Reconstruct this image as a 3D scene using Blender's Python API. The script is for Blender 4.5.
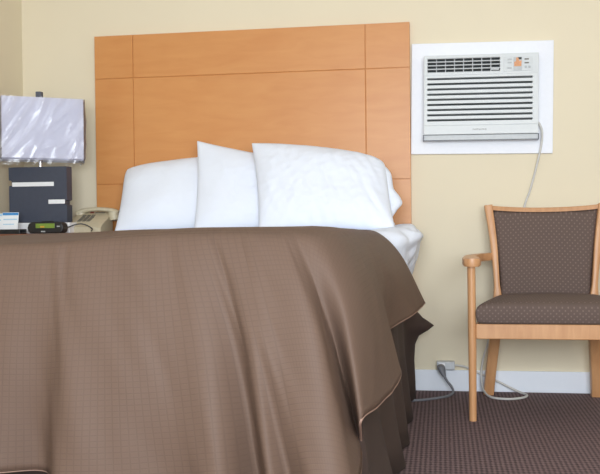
import bpy, bmesh, math, random
from mathutils import Vector, Matrix, noise

for o in list(bpy.data.objects):
    bpy.data.objects.remove(o, do_unlink=True)
scene = bpy.context.scene
COL = scene.collection
PI = math.pi
random.seed(7)

# ------------------------------------------------------------------ camera
cam_d = bpy.data.cameras.new('camera')
cam = bpy.data.objects.new('camera', cam_d)
COL.objects.link(cam)
YAW, PITCH, ROLL = 0.15873, 0.016398, -0.011301
fwd = Vector((-math.sin(YAW) * math.cos(PITCH), math.cos(YAW) * math.cos(PITCH), -math.sin(PITCH)))
rgt = Vector((math.cos(YAW), math.sin(YAW), 0))
upv = rgt.cross(fwd)
r2 = rgt * math.cos(ROLL) + upv * math.sin(ROLL)
u2 = -rgt * math.sin(ROLL) + upv * math.cos(ROLL)
M = Matrix((r2, u2, -fwd)).transposed().to_4x4()
M.translation = Vector((0, -4.24723, 0.81))
cam.matrix_world = M
cam_d.sensor_width = 36
cam_d.lens = 880 / 600 * 36
cam_d.clip_start = 0.05
scene.camera = cam

# ------------------------------------------------------------------ world, light, exposure
w = bpy.data.worlds.new('world')
scene.world = w
w.use_nodes = True
w.node_tree.nodes['Background'].inputs[0].default_value = (0.85, 0.92, 1.0, 1)
w.node_tree.nodes['Background'].inputs[1].default_value = 1.0
ld = bpy.data.lights.new('window_daylight', 'AREA')
ld.shape = 'RECTANGLE'
ld.size, ld.size_y = 2.3, 1.45
ld.energy = 150
ld.color = (0.87, 0.935, 1.0)
lo = bpy.data.objects.new('window_daylight', ld)
COL.objects.link(lo)
lo.location = (0.30, -5.33, 1.35)
lo.rotation_euler = (PI / 2, 0, 0)
vs = scene.view_settings
vs.view_transform = 'Standard'
vs.look = 'None'
vs.gamma = 1
vs.use_curve_mapping = False
vs.exposure = 0.2


# ------------------------------------------------------------------ materials
def lin(c):
    return tuple((v / 12.92 if v <= 0.04045 else ((v + 0.055) / 1.055) ** 2.4) for v in [x / 255 for x in c]) + (1,)


def nodes_of(name):
    m = bpy.data.materials.new(name)
    m.use_nodes = True
    nt = m.node_tree
    return m, nt, nt.nodes['Principled BSDF']


def N(nt, kind, **kw):
    n = nt.nodes.new(kind)
    for k, v in kw.items():
        setattr(n, k, v)
    return n


def L(nt, a, b):
    nt.links.new(a, b)


def math_node(nt, op, a, b=None, c=None):
    n = N(nt, 'ShaderNodeMath', operation=op)
    for i, v in enumerate((a, b, c)):
        if v is None:
            continue
        if isinstance(v, (int, float)):
            n.inputs[i].default_value = v
        else:
            L(nt, v, n.inputs[i])
    return n.outputs[0]


def mix_col(nt, fac, a, b):
    n = N(nt, 'ShaderNodeMix', data_type='RGBA')
    if isinstance(fac, (int, float)):
        n.inputs[0].default_value = fac
    else:
        L(nt, fac, n.inputs[0])
    for s, v in ((n.inputs[6], a), (n.inputs[7], b)):
        if isinstance(v, tuple):
            s.default_value = v
        else:
            L(nt, v, s)
    return n.outputs[2]


def bump(nt, bsdf, h, strength, dist=0.002):
    b = N(nt, 'ShaderNodeBump')
    b.inputs['Strength'].default_value = strength
    b.inputs['Distance'].default_value = dist
    L(nt, h, b.inputs['Height'])
    L(nt, b.outputs[0], bsdf.inputs['Normal'])


def plain(name, rgb, rough=0.5, metal=0.0, nscale=60, namt=0.04, bmp=0.0, **kw):
    """a colour with slight procedural mottling"""
    m, nt, b = nodes_of(name)
    tc = N(nt, 'ShaderNodeTexCoord')
    nz = N(nt, 'ShaderNodeTexNoise')
    nz.inputs['Scale'].default_value = nscale
    nz.inputs['Detail'].default_value = 3
    L(nt, tc.outputs['Object'], nz.inputs['Vector'])
    c = lin(rgb)
    d = tuple(min(1, x * (1 - namt * 3)) for x in c[:3]) + (1,)
    e = tuple(min(1, x * (1 + namt * 3)) for x in c[:3]) + (1,)
    L(nt, mix_col(nt, nz.outputs['Fac'], d, e), b.inputs['Base Color'])
    b.inputs['Roughness'].default_value = rough
    b.inputs['Metallic'].default_value = metal
    for k, v in kw.items():
        b.inputs[k].default_value = v
    if bmp:
        bump(nt, b, nz.outputs['Fac'], bmp, 0.001)
    return m


def wood(name, light, dark, scale=(1.0, 1.0, 12.0), rough=0.35, fig=2.0, amt=1.0):
    m, nt, b = nodes_of(name)
    tc = N(nt, 'ShaderNodeTexCoord')
    mp = N(nt, 'ShaderNodeMapping')
    mp.inputs['Scale'].default_value = scale
    L(nt, tc.outputs['Object'], mp.inputs['Vector'])
    n1 = N(nt, 'ShaderNodeTexNoise')
    n1.inputs['Scale'].default_value = 6
    n1.inputs['Detail'].default_value = 6
    n1.inputs['Distortion'].default_value = 0.6
    L(nt, mp.outputs[0], n1.inputs['Vector'])
    n2 = N(nt, 'ShaderNodeTexNoise')
    n2.inputs['Scale'].default_value = fig
    n2.inputs['Detail'].default_value = 2
    L(nt, tc.outputs['Object'], n2.inputs['Vector'])
    f = math_node(nt, 'ADD', math_node(nt, 'MULTIPLY', n1.outputs['Fac'], 0.65), math_node(nt, 'MULTIPLY', n2.outputs['Fac'], 0.35))
    rp = N(nt, 'ShaderNodeValToRGB')
    rp.color_ramp.elements[0].position = 0.5 - 0.22 / amt
    rp.color_ramp.elements[0].color = lin(dark)
    rp.color_ramp.elements[1].position = 0.5 + 0.22 / amt
    rp.color_ramp.elements[1].color = lin(light)
    L(nt, f, rp.inputs[0])
    L(nt, rp.outputs[0], b.inputs['Base Color'])
    b.inputs['Roughness'].default_value = rough
    bump(nt, b, n1.outputs['Fac'], 0.05, 0.001)
    return m


def wall_paint(name, rgb):
    m, nt, b = nodes_of(name)
    tc = N(nt, 'ShaderNodeTexCoord')
    n1 = N(nt, 'ShaderNodeTexNoise')
    n1.inputs['Scale'].default_value = 160
    n1.inputs['Detail'].default_value = 4
    L(nt, tc.outputs['Object'], n1.inputs['Vector'])
    n2 = N(nt, 'ShaderNodeTexNoise')
    n2.inputs['Scale'].default_value = 1.6
    L(nt, tc.outputs['Object'], n2.inputs['Vector'])
    c = lin(rgb)
    L(nt, mix_col(nt, n2.outputs['Fac'], tuple(x * 0.96 for x in c[:3]) + (1,), tuple(min(1, x * 1.03) for x in c[:3]) + (1,)), b.inputs['Base Color'])
    b.inputs['Roughness'].default_value = 0.75
    bump(nt, b, n1.outputs['Fac'], 0.12, 0.002)
    return m


def carpet_mat():
    m, nt, b = nodes_of('brown_loop_carpet')
    tc = N(nt, 'ShaderNodeTexCoord')
    sp = N(nt, 'ShaderNodeSeparateXYZ')
    L(nt, tc.outputs['Object'], sp.inputs[0])
    nz = N(nt, 'ShaderNodeTexNoise')
    nz.inputs['Scale'].default_value = 90
    nz.inputs['Detail'].default_value = 2
    L(nt, tc.outputs['Object'], nz.inputs['Vector'])
    wob = math_node(nt, 'MULTIPLY', nz.outputs['Fac'], 3.0)
    fx = math_node(nt, 'SINE', math_node(nt, 'ADD', math_node(nt, 'MULTIPLY', sp.outputs['X'], 2 * PI / 0.0165), wob))
    fy = math_node(nt, 'SINE', math_node(nt, 'ADD', math_node(nt, 'MULTIPLY', sp.outputs['Y'], 2 * PI / 0.028), wob))
    h = math_node(nt, 'ADD', math_node(nt, 'MULTIPLY', fx, 0.22), math_node(nt, 'MULTIPLY', fy, 0.13))
    h = math_node(nt, 'ADD', math_node(nt, 'ADD', h, 0.25), math_node(nt, 'MULTIPLY', nz.outputs['Fac'], 0.55))
    rp = N(nt, 'ShaderNodeValToRGB')
    rp.color_ramp.elements[0].position = 0.15
    rp.color_ramp.elements[0].color = lin((62, 47, 50))
    rp.color_ramp.elements[1].position = 0.95
    rp.color_ramp.elements[1].color = lin((136, 112, 112))
    L(nt, h, rp.inputs[0])
    L(nt, rp.outputs[0], b.inputs['Base Color'])
    b.inputs['Roughness'].default_value = 0.95
    bump(nt, b, h, 0.5, 0.003)
    return m


def quilt_mat():
    """brown satin with a stitched square grid, laid out on the cloth's own UVs (metres)"""
    m, nt, b = nodes_of('brown_quilted_satin')
    uv = N(nt, 'ShaderNodeTexCoord')
    sp = N(nt, 'ShaderNodeSeparateXYZ')
    L(nt, uv.outputs['UV'], sp.inputs[0])
    P = 0.0140

    def line(s):
        f = math_node(nt, 'FRACT', math_node(nt, 'MULTIPLY', s, 1 / P))
        d = math_node(nt, 'ABSOLUTE', math_node(nt, 'SUBTRACT', f, 0.5))
        return math_node(nt, 'SMOOTH_MIN', math_node(nt, 'MULTIPLY', math_node(nt, 'MAXIMUM', math_node(nt, 'SUBTRACT', d, 0.36), 0), 8), 1.0, 0.1)
    g = math_node(nt, 'MAXIMUM', line(sp.outputs['X']), line(sp.outputs['Y']))
    nz = N(nt, 'ShaderNodeTexNoise')
    nz.inputs['Scale'].default_value = 9
    nz.inputs['Detail'].default_value = 3
    L(nt, uv.outputs['UV'], nz.inputs['Vector'])
    g = math_node(nt, 'MULTIPLY', g, math_node(nt, 'ADD', 0.35, nz.outputs['Fac']))
    c = mix_col(nt, math_node(nt, 'MULTIPLY', g, 0.17), lin((105, 85, 73)), lin((62, 49, 42)))
    L(nt, c, b.inputs['Base Color'])
    b.inputs['Roughness'].default_value = 0.6
    b.inputs['Specular IOR Level'].default_value = 0.25
    bump(nt, b, math_node(nt, 'MULTIPLY', g, -1), 0.15, 0.0015)
    return m


def dotted_fabric():
    m, nt, b = nodes_of('brown_dotted_upholstery')
    tc = N(nt, 'ShaderNodeTexCoord')
    sp = N(nt, 'ShaderNodeSeparateXYZ')
    L(nt, tc.outputs['Object'], sp.inputs[0])
    q = math_node(nt, 'SUBTRACT', sp.outputs['Z'], math_node(nt, 'MULTIPLY', sp.outputs['Y'], 0.7))
    k = 2 * PI / 0.0225
    a = math_node(nt, 'COSINE', math_node(nt, 'MULTIPLY', math_node(nt, 'ADD', sp.outputs['X'], q), k))
    c = math_node(nt, 'COSINE', math_node(nt, 'MULTIPLY', math_node(nt, 'SUBTRACT', sp.outputs['X'], q), k))
    d = math_node(nt, 'ADD', a, c)
    rp = N(nt, 'ShaderNodeValToRGB')
    rp.color_ramp.elements[0].position = 0.45
    rp.color_ramp.elements[1].position = 0.98
    rp.color_ramp.elements[0].color = lin((101, 85, 78))
    rp.color_ramp.elements[1].color = lin((128, 110, 104))
    L(nt, math_node(nt, 'MULTIPLY', d, 0.5), rp.inputs[0])
    L(nt, rp.outputs[0], b.inputs['Base Color'])
    b.inputs['Roughness'].default_value = 0.9
    nz = N(nt, 'ShaderNodeTexNoise')
    nz.inputs['Scale'].default_value = 700
    L(nt, tc.outputs['Object'], nz.inputs['Vector'])
    bump(nt, b, nz.outputs['Fac'], 0.3, 0.001)
    return m


def plastic_film():
    m, nt, b = nodes_of('clear_plastic_film')
    for n in list(nt.nodes):
        if n.type != 'OUTPUT_MATERIAL':
            nt.nodes.remove(n)
    out = [n for n in nt.nodes if n.type == 'OUTPUT_MATERIAL'][0]
    tr = N(nt, 'ShaderNodeBsdfTransparent')
    tr.inputs[0].default_value = (0.98, 0.98, 1, 1)
    gl = N(nt, 'ShaderNodeBsdfGlossy')
    gl.inputs['Roughness'].default_value = 0.18
    tc = N(nt, 'ShaderNodeTexCoord')
    nz = N(nt, 'ShaderNodeTexNoise')
    nz.inputs['Scale'].default_value = 14
    nz.inputs['Detail'].default_value = 2
    L(nt, tc.outputs['Object'], nz.inputs['Vector'])
    bp = N(nt, 'ShaderNodeBump')
    bp.inputs['Strength'].default_value = 0.08
    bp.inputs['Distance'].default_value = 0.01
    L(nt, nz.outputs['Fac'], bp.inputs['Height'])
    L(nt, bp.outputs[0], gl.inputs['Normal'])
    fr = N(nt, 'ShaderNodeFresnel')
    fr.inputs[0].default_value = 1.5
    mx = N(nt, 'ShaderNodeMixShader')
    L(nt, math_node(nt, 'ADD', math_node(nt, 'MULTIPLY', fr.outputs[0], 1.0), 0.02), mx.inputs[0])
    L(nt, tr.outputs[0], mx.inputs[1])
    L(nt, gl.outputs[0], mx.inputs[2])
    L(nt, mx.outputs[0], out.inputs[0])
    return m


MT = dict(
    wall=wall_paint('cream_wall_paint', (232, 221, 195)),
    ceiling=wall_paint('white_ceiling_paint', (236, 234, 230)),
    carpet=carpet_mat(),
    trim=plain('white_gloss_trim', (238, 244, 254), 0.35, namt=0.005),
    maple=wood('orange_maple_veneer', (215, 153, 92), (202, 134, 74), (0.8, 1, 4), 0.38, 4, 0.8),
    chairwood=wood('honey_oak', (213, 163, 117), (192, 138, 93), (8, 8, 1), 0.38, 5),
    nightwood=wood('red_brown_laminate', (150, 92, 62), (112, 62, 40), (1, 8, 8), 0.35, 4),
    quilt=quilt_mat(),
    piping=plain('tan_piping', (163, 132, 116), 0.7),
    skirt=plain('dark_brown_cloth', (66, 51, 45), 0.85, nscale=300, namt=0.05, bmp=0.2),
    linen=plain('white_linen', (233, 239, 251), 0.8, nscale=400, namt=0.01, bmp=0.05),
    ticking=plain('white_ticking', (222, 220, 214), 0.85),
    fabric=dotted_fabric(),
    acwhite=plain('white_plastic', (210, 215, 217), 0.4, namt=0.01),
    acdark=plain('dark_grille_inside', (58, 62, 64), 0.8),
    acgrey=plain('silver_grey_plastic', (178, 182, 184), 0.35),
    panelwhite=plain('white_painted_board', (236, 239, 247), 0.45, namt=0.01),
    ctrl=plain('pale_grey_panel', (205, 210, 212), 0.4),
    amber=plain('orange_sticker', (216, 152, 104), 0.5, nscale=200, namt=0.15),
    navy=plain('slate_blue_laminate', (62, 68, 84), 0.45),
    shade=plain('pale_lilac_shade_cloth', (214, 214, 226), 0.85, namt=0.01),
    film=plastic_film(),
    chrome=plain('brushed_chrome', (210, 210, 214), 0.25, 1.0),
    grey=plain('dark_grey_metal', (88, 92, 104), 0.5),
    white=plain('white_plastic_inlay', (240, 241, 244), 0.4, namt=0.01),
    black=plain('black_plastic', (28, 28, 31), 0.4),
    lcd=plain('green_display', (122, 150, 60), 0.3, nscale=30, namt=0.06),
    orange=plain('amber_display', (206, 160, 52), 0.3),
    beige=plain('beige_phone_plastic', (200, 190, 164), 0.45),
    keys=plain('grey_keys', (110, 106, 96), 0.5),
    red=plain('dark_red_mark', (128, 40, 36), 0.5),
    paper=plain('white_card', (236, 240, 244), 0.6, namt=0.01),
    blue=plain('blue_print', (64, 140, 204), 0.6),
    paleblue=plain('pale_blue_print', (178, 210, 232), 0.6),
    cord_dark=plain('dark_grey_rubber', (118, 120, 127), 0.55),
    cord_light=plain('light_grey_rubber', (208, 207, 203), 0.5),
    outlet=plain('grey_plastic_box', (206, 210, 214), 0.5),
    glassy=plain('window_frame_white', (230, 230, 230), 0.4),
)


# ------------------------------------------------------------------ object helpers
def world_loc(o):
    v = Vector((0, 0, 0))
    while o is not None:
        v = v + o.location
        o = o.parent
    return v


def obj(name, verts, faces, mat, parent=None, smooth=False, mats=None, fmat=None, uvs=None, origin=None):
    me = bpy.data.meshes.new(name)
    base = world_loc(parent) if parent else Vector(origin or (0, 0, 0))
    me.from_pydata([tuple(Vector(v) - base) for v in verts], [], faces)
    me.materials.append(mat)
    for x in (mats or []):
        me.materials.append(x)
    if fmat:
        for p, i in zip(me.polygons, fmat):
            p.material_index = i
    if uvs:
        ul = me.uv_layers.new(name='UVMap')
        for lp in me.loops:
            ul.data[lp.index].uv = uvs[lp.vertex_index]
    if smooth:
        for p in me.polygons:
            p.use_smooth = True
    me.update()
    o = bpy.data.objects.new(name, me)
    COL.objects.link(o)
    if parent:
        o.parent = parent
    else:
        o.location = base
    return o


def thing(name, label, cat, loc, group=None):
    o = bpy.data.objects.new(name, None)
    COL.objects.link(o)
    o.empty_display_size = 0.05
    o.location = loc
    o['label'] = label
    o['category'] = cat
    if group:
        o['group'] = group
    return o


def tag(o, label, cat, group=None):
    o['label'] = label
    o['category'] = cat
    if group:
        o['group'] = group
    return o


class MB:
    """collects welded pieces of one part"""
    def __init__(s):
        s.v, s.f, s.m = [], [], []

    def add(s, verts, faces, mi=0):
        n = len(s.v)
        s.v += [Vector(v) for v in verts]
        s.f += [tuple(i + n for i in f) for f in faces]
        s.m += [mi] * len(faces)
        return s

    def box(s, x0, x1, y0, y1, z0, z1, bev=0.0, seg=2, mi=0):
        bm = bmesh.new()
        bmesh.ops.create_cube(bm, size=1)
        for v in bm.verts:
            v.co = Vector(((x0 + x1) / 2 + v.co.x * (x1 - x0), (y0 + y1) / 2 + v.co.y * (y1 - y0), (z0 + z1) / 2 + v.co.z * (z1 - z0)))
        if bev:
            bmesh.ops.bevel(bm, geom=bm.edges[:], offset=bev, segments=seg, profile=0.5, affect='EDGES')
        bm.verts.index_update()
        s.add([v.co.copy() for v in bm.verts], [tuple(v.index for v in f.verts) for f in bm.faces], mi)
        bm.free()
        return s

    def tube(s, pts, rad, seg=10, mi=0, cap=True, square=False):
        """sweep; rad is a number, a list, or a list of (a, b) half sizes"""
        pts = [Vector(p) for p in pts]
        n = len(pts)
        ring0 = len(s.v)
        up = None
        for i, p in enumerate(pts):
            t = (pts[min(i + 1, n - 1)] - pts[max(i - 1, 0)]).normalized()
            if up is None:
                up = Vector((0, 0, 1)) if abs(t.z) < 0.9 else Vector((0, 1, 0))
            a = t.cross(up)
            a.normalize()
            b = a.cross(t).normalized()
            up = b
            r = rad[i] if isinstance(rad, list) else rad
            ra, rb = r if isinstance(r, tuple) else (r, r)
            for k in range(seg):
                th = 2 * PI * k / seg + (PI / seg)
                ca, sa = math.cos(th), math.sin(th)
                if square:
                    e = 0.35
                    ca = math.copysign(abs(ca) ** e, ca)
                    sa = math.copysign(abs(sa) ** e, sa)
                s.v.append(p + a * ra * ca + b * rb * sa)
        for i in range(n - 1):
            for k in range(seg):
                k2 = (k + 1) % seg
                s.f.append((ring0 + i * seg + k, ring0 + i * seg + k2, ring0 + (i + 1) * seg + k2, ring0 + (i + 1) * seg + k))
                s.m.append(mi)
        if cap:
            s.f.append(tuple(ring0 + k for k in reversed(range(seg))))
            s.f.append(tuple(ring0 + (n - 1) * seg + k for k in range(seg)))
            s.m += [mi, mi]
        return s

    def prism(s, outline, a0, a1, axis='z', mi=0):
        """extrude a 2-D outline between a0 and a1 along an axis"""
        n = len(outline)
        def P(u, v, a):
            return {'z': (u, v, a), 'y': (u, a, v), 'x': (a, u, v)}[axis]
        vs = [P(u, v, a0) for u, v in outline] + [P(u, v, a1) for u, v in outline]
        fs = [tuple(range(n))[::-1], tuple(range(n, 2 * n))] + [(i, (i + 1) % n, n + (i + 1) % n, n + i) for i in range(n)]
        return s.add(vs, fs, mi)

    def build(s, name, mat, parent=None, smooth=False, mats=None, origin=None):
        o = obj(name, s.v, s.f, mat, parent, False, mats, s.m, origin=origin)
        bm = bmesh.new()
        bm.from_mesh(o.data)
        bmesh.ops.recalc_face_normals(bm, faces=bm.faces)
        bm.to_mesh(o.data)
        bm.free()
        if smooth:
            for p in o.data.polygons:
                p.use_smooth = True
            try:
                o.data.set_sharp_from_angle(angle=math.radians(40))
            except Exception:
                pass
        return o


def cat(pts, n):
    """Catmull-Rom through points (tuples of any length), n samples per span"""
    out = []
    m = len(pts)
    for i in range(m - 1):
        p0, p1, p2, p3 = pts[max(i - 1, 0)], pts[i], pts[i + 1], pts[min(i + 2, m - 1)]
        for k in range(n):
            t = k / n
            out.append(tuple(0.5 * (2 * b + (c - a) * t + (2 * a - 5 * b + 4 * c - d) * t * t + (3 * b - a - 3 * c + d) * t ** 3)
                             for a, b, c, d in zip(p0, p1, p2, p3)))
    out.append(tuple(pts[-1]))
    return out


def panel_cells(xs, zs, depth, y_front, y_back):
    """front surface of a board facing -y as a grid of cells, each recessed by depth(i, j); closed at sides and back"""
    V, F, FM = [], [], []
    def q(*p):
        n = len(V)
        V.extend(p)
        F.append((n, n + 1, n + 2, n + 3))
    nx, nz = len(xs) - 1, len(zs) - 1
    D = [[depth(i, j) for j in range(nz)] for i in range(nx)]
    for i in range(nx):
        for j in range(nz):
            y = y_front + D[i][j][0]
            x0, x1, z0, z1 = xs[i], xs[i + 1], zs[j], zs[j + 1]
            q((x0, y, z0), (x1, y, z0), (x1, y, z1), (x0, y, z1))
            FM.append(D[i][j][1])
            for di, dj, a, b in ((1, 0, (x1, z0), (x1, z1)), (0, 1, (x0, z1), (x1, z1))):
                if i + di < nx and j + dj < nz:
                    y2 = y_front + D[i + di][j + dj][0]
                    if abs(y2 - y) > 1e-6:
                        q((a[0], y, a[1]), (b[0], y, b[1]), (b[0], y2, b[1]), (a[0], y2, a[1]))
                        FM.append(0)
    # rim and back
    X0, X1, Z0, Z1 = xs[0], xs[-1], zs[0], zs[-1]
    for i in range(nx):
        for j, z in ((0, Z0), (nz - 1, Z1)):
            y = y_front + D[i][j][0]
            q((xs[i], y, z), (xs[i + 1], y, z), (xs[i + 1], y_back, z), (xs[i], y_back, z))
            FM.append(0)
    for j in range(nz):
        for i, x in ((0, X0), (nx - 1, X1)):
            y = y_front + D[i][j][0]
            q((x, y, zs[j]), (x, y, zs[j + 1]), (x, y_back, zs[j + 1]), (x, y_back, zs[j]))
            FM.append(0)
    q((X0, y_back, Z0), (X1, y_back, Z0), (X1, y_back, Z1), (X0, y_back, Z1))
    FM.append(0)
    return V, F, FM


def weld(o, d=1e-5):
    bm = bmesh.new()
    bm.from_mesh(o.data)
    bmesh.ops.remove_doubles(bm, verts=bm.verts, dist=d)
    bmesh.ops.recalc_face_normals(bm, faces=bm.faces)
    bm.to_mesh(o.data)
    bm.free()
    return o


def solidify(o, t, offset=0):
    md = o.modifiers.new('solid', 'SOLIDIFY')
    md.thickness = t
    md.offset = offset


# ------------------------------------------------------------------ the room
LX, RX, FY, CZ = -2.111, 3.2, -5.4, 2.45


def struct(o):
    o['kind'] = 'structure'
    return o


T = 0.1
struct(MB().box(LX - T, RX + T, FY - T, T, -0.1, 0).build('floor', MT['carpet']))
struct(MB().box(LX - T, RX + T, FY - T, T, CZ, CZ + 0.1).build('ceiling', MT['ceiling']))
struct(MB().box(LX - T, RX + T, 0, T, 0, CZ).build('wall_back', MT['wall']))
struct(MB().box(LX - T, LX, FY - T, 0, 0, CZ).build('wall_left', MT['wall']))
struct(MB().box(RX, RX + T, FY - T, 0, 0, CZ).build('wall_right', MT['wall']))
WX0, WX1, WZ0, WZ1 = -0.95, 1.55, 0.62, 2.2
fw = MB()
fw.box(LX, WX0, FY - T, FY, 0, CZ).box(WX1, RX, FY - T, FY, 0, CZ)
fw.box(WX0, WX1, FY - T, FY, 0, WZ0).box(WX0, WX1, FY - T, FY, WZ1, CZ)
struct(fw.build('wall_front', MT['wall']))
wf = MB()
wf.box(WX0, WX1, FY - 0.07, FY - 0.02, WZ0, WZ0 + 0.05).box(WX0, WX1, FY - 0.07, FY - 0.02, WZ1 - 0.05, WZ1)
for x in (WX0, (WX0 + WX1) / 2 - 0.025, WX1 - 0.05):
    wf.box(x, x + 0.05, FY - 0.07, FY - 0.02, WZ0, WZ1)
struct(wf.build('window_1', MT['glassy']))
struct(MB().box(LX + 0.013, RX, -0.013, 0, 0, 0.1, 0.003).build('baseboard_back', MT['trim']))
struct(MB().box(LX, LX + 0.013, FY, 0, 0, 0.1, 0.003).build('baseboard_left', MT['trim']))

# ------------------------------------------------------------------ headboard
gx, gw = [-1.507, -0.349], 0.0032
xs = [-1.708, gx[0] - gw / 2, gx[0] + gw / 2, gx[1] - gw / 2, gx[1] + gw / 2, -0.138]
zs = [0.25, 1.012 - gw / 2, 1.012 + gw / 2, 1.540 - gw / 2, 1.540 + gw / 2, 1.754]
V, F, FM = panel_cells(xs, zs, lambda i, j: (0.005, 0) if (i in (1, 3) or j in (1, 3)) else (0.0, 0), -0.035, -0.001)
hb = weld(obj('headboard', V, F, MT['maple'], origin=(-0.923, -0.001, 0.25)))
bv = hb.modifiers.new('edge', 'BEVEL')
bv.width, bv.segments, bv.limit_method = 0.0012, 1, 'ANGLE'
tag(hb, 'tall orange maple headboard with scored lines, mounted on the wall behind the pillows', 'headboard')

# ------------------------------------------------------------------ bed
bed = thing('bed', 'bed with white mattress and dark brown skirt under the quilted bedspread', 'bed', (-0.89, -1.05, 0))
BX0, BX1, BY0, BY1 = -1.60, -0.238, -1.99, -0.05
MB().box(BX0, BX1, BY0, BY1, 0.475, 0.758, 0.10, 5).build('mattress', MT['ticking'], bed, True)
MB().box(BX0 + 0.01, BX1 - 0.01, BY0 + 0.01, BY1, 0.2, 0.473, 0.02, 2).build('box_spring', MT['ticking'], bed, True)
for lx in (BX0 + 0.12, BX1 - 0.12):
    for ly in (BY0 + 0.15, BY1 - 0.15):
        MB().box(lx - 0.025, lx + 0.025, ly - 0.025, ly + 0.025, 0, 0.2, 0.004).build('leg', MT['black'], bed)

# skirt: wavy dark cloth hanging from the mattress line to the floor, on three sides
SKZ = [0.47, 0.43, 0.40, 0.37, 0.35, 0.335, 0.315, 0.29, 0.25, 0.18, 0.1, 0.008]
FLAP = [0.0, 0.030, 0.050, 0.074, 0.102, 0.122, 0.095, 0.050, 0.028, 0.016, 0.01, 0.0]
path = []
n = 150
for i in range(n):
    y = -0.06 + (-2.035 + 0.06) * i / (n - 1)
    path.append((-0.173 - 0.045 * min(1, max(0, (-y - 1.15) / 0.4)), y, 1, 0, y))
for i in range(110):
    x = -0.235 + (BX0 + 0.235 - 0.008) * i / 109
    path.append((x, -2.055, 0, -1, -2.05 - (BX1 - x)))
for i in range(60):
    y = -2.045 + 1.365 * i / 59
    path.append((BX0 - 0.008, y, -1, 0, 99 + y))
V, F = [], []
for j, z in enumerate(SKZ):
    dr = (0.47 - z) / 0.46
    for (x, y, nx, ny, s) in path:
        off = 0.004 + (0.028 + 0.04 * min(1, max(0, (-y - 1.15) / 0.4)) * dr * nx) * dr + (0.010 + 0.012 * dr) * math.sin(s * 17.0 + 0.8 * math.sin(s * 5)) * dr
        if s > 50:
            off = 0.004
        elif nx == 1:
            off += FLAP[j] * math.exp(-((y + 0.2) / 0.10) ** 2)
        V.append((x + nx * off, y + ny * off, z))
m = len(path)
for j in range(len(SKZ) - 1):
    for i in range(m - 1):
        F.append((j * m + i, j * m + i + 1, (j + 1) * m + i + 1, (j + 1) * m + i))
sk = obj('bed_skirt', V, F, MT['skirt'], bed, True)
sk['label'] = 'dark brown cloth skirt reaching the carpet'
solidify(sk, 0.003)

# ------------------------------------------------------------------ sheet on the mattress, rumpled over the right edge near the head
V, F = [], []
ys = [-0.06 - 0.9 * i / 60 for i in range(61)]
prof_head = [(-1.61, 0.60), (-1.612, 0.70), (-1.60, 0.735), (-1.52, 0.764), (-1.2, 0.764), (-0.8, 0.764), (-0.4, 0.768), (-0.27, 0.778), (-0.20, 0.788), (-0.145, 0.784),
             (-0.105, 0.762), (-0.092, 0.735), (-0.108, 0.70), (-0.115, 0.66), (-0.128, 0.61), (-0.150, 0.55), (-0.165, 0.49)]
prof_foot = [(-1.61, 0.60), (-1.612, 0.70), (-1.60, 0.735), (-1.52, 0.763), (-1.2, 0.763), (-0.8, 0.763), (-0.42, 0.763), (-0.38, 0.7625), (-0.335, 0.760), (-0.295, 0.749),
             (-0.260, 0.728), (-0.241, 0.70), (-0.234, 0.67), (-0.233, 0.65), (-0.233, 0.61), (-0.233, 0.55), (-0.233, 0.49)]
K = 6
for y in ys:
    t = min(1, max(0, (-y - 0.42) / 0.30))
    t = t * t * (3 - 2 * t)
    ph = [(a[0] * (1 - t) + b[0] * t, a[1] * (1 - t) + b[1] * t) for a, b in zip(prof_head, prof_foot)]
    pc = cat(ph, K)
    for k, (x, z) in enumerate(pc):
        u = k / (len(pc) - 1)
        a = max(0, min(1, (u - 0.42) / 0.12)) * (1 - t * 0.9)
        nv = noise.noise(Vector((x * 9, y * 16, z * 9))) * 0.030 + noise.noise(Vector((x * 22, y * 34, z * 18))) * 0.010
        V.append((x + nv * a * (1 if u > 0.55 else 0.2), y, z + max(-0.004, nv * a * 0.8)))
m = K * (len(prof_head) - 1) + 1
for i in range(len(ys) - 1):
    for k in range(m - 1):
        F.append((i * m + k, i * m + k + 1, (i + 1) * m + k + 1, (i + 1) * m + k))
sh = obj('bed_sheet', V, F, MT['linen'], None, True, origin=(-0.89, -0.5, 0.775))
solidify(sh, 0.002)
tag(sh, 'white bed sheet on the mattress under the pillows, rumpled over the right edge', 'sheet')

# ------------------------------------------------------------------ bedspread
# stations round the bed edge: e = where the cloth leaves the flat top, r = on the rounded edge, m = halfway down, h = hem
def st(e, r, m_, h, z0=0.792):
    return (e[0], e[1], z0) + tuple(r) + tuple(m_) + tuple(h)


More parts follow.
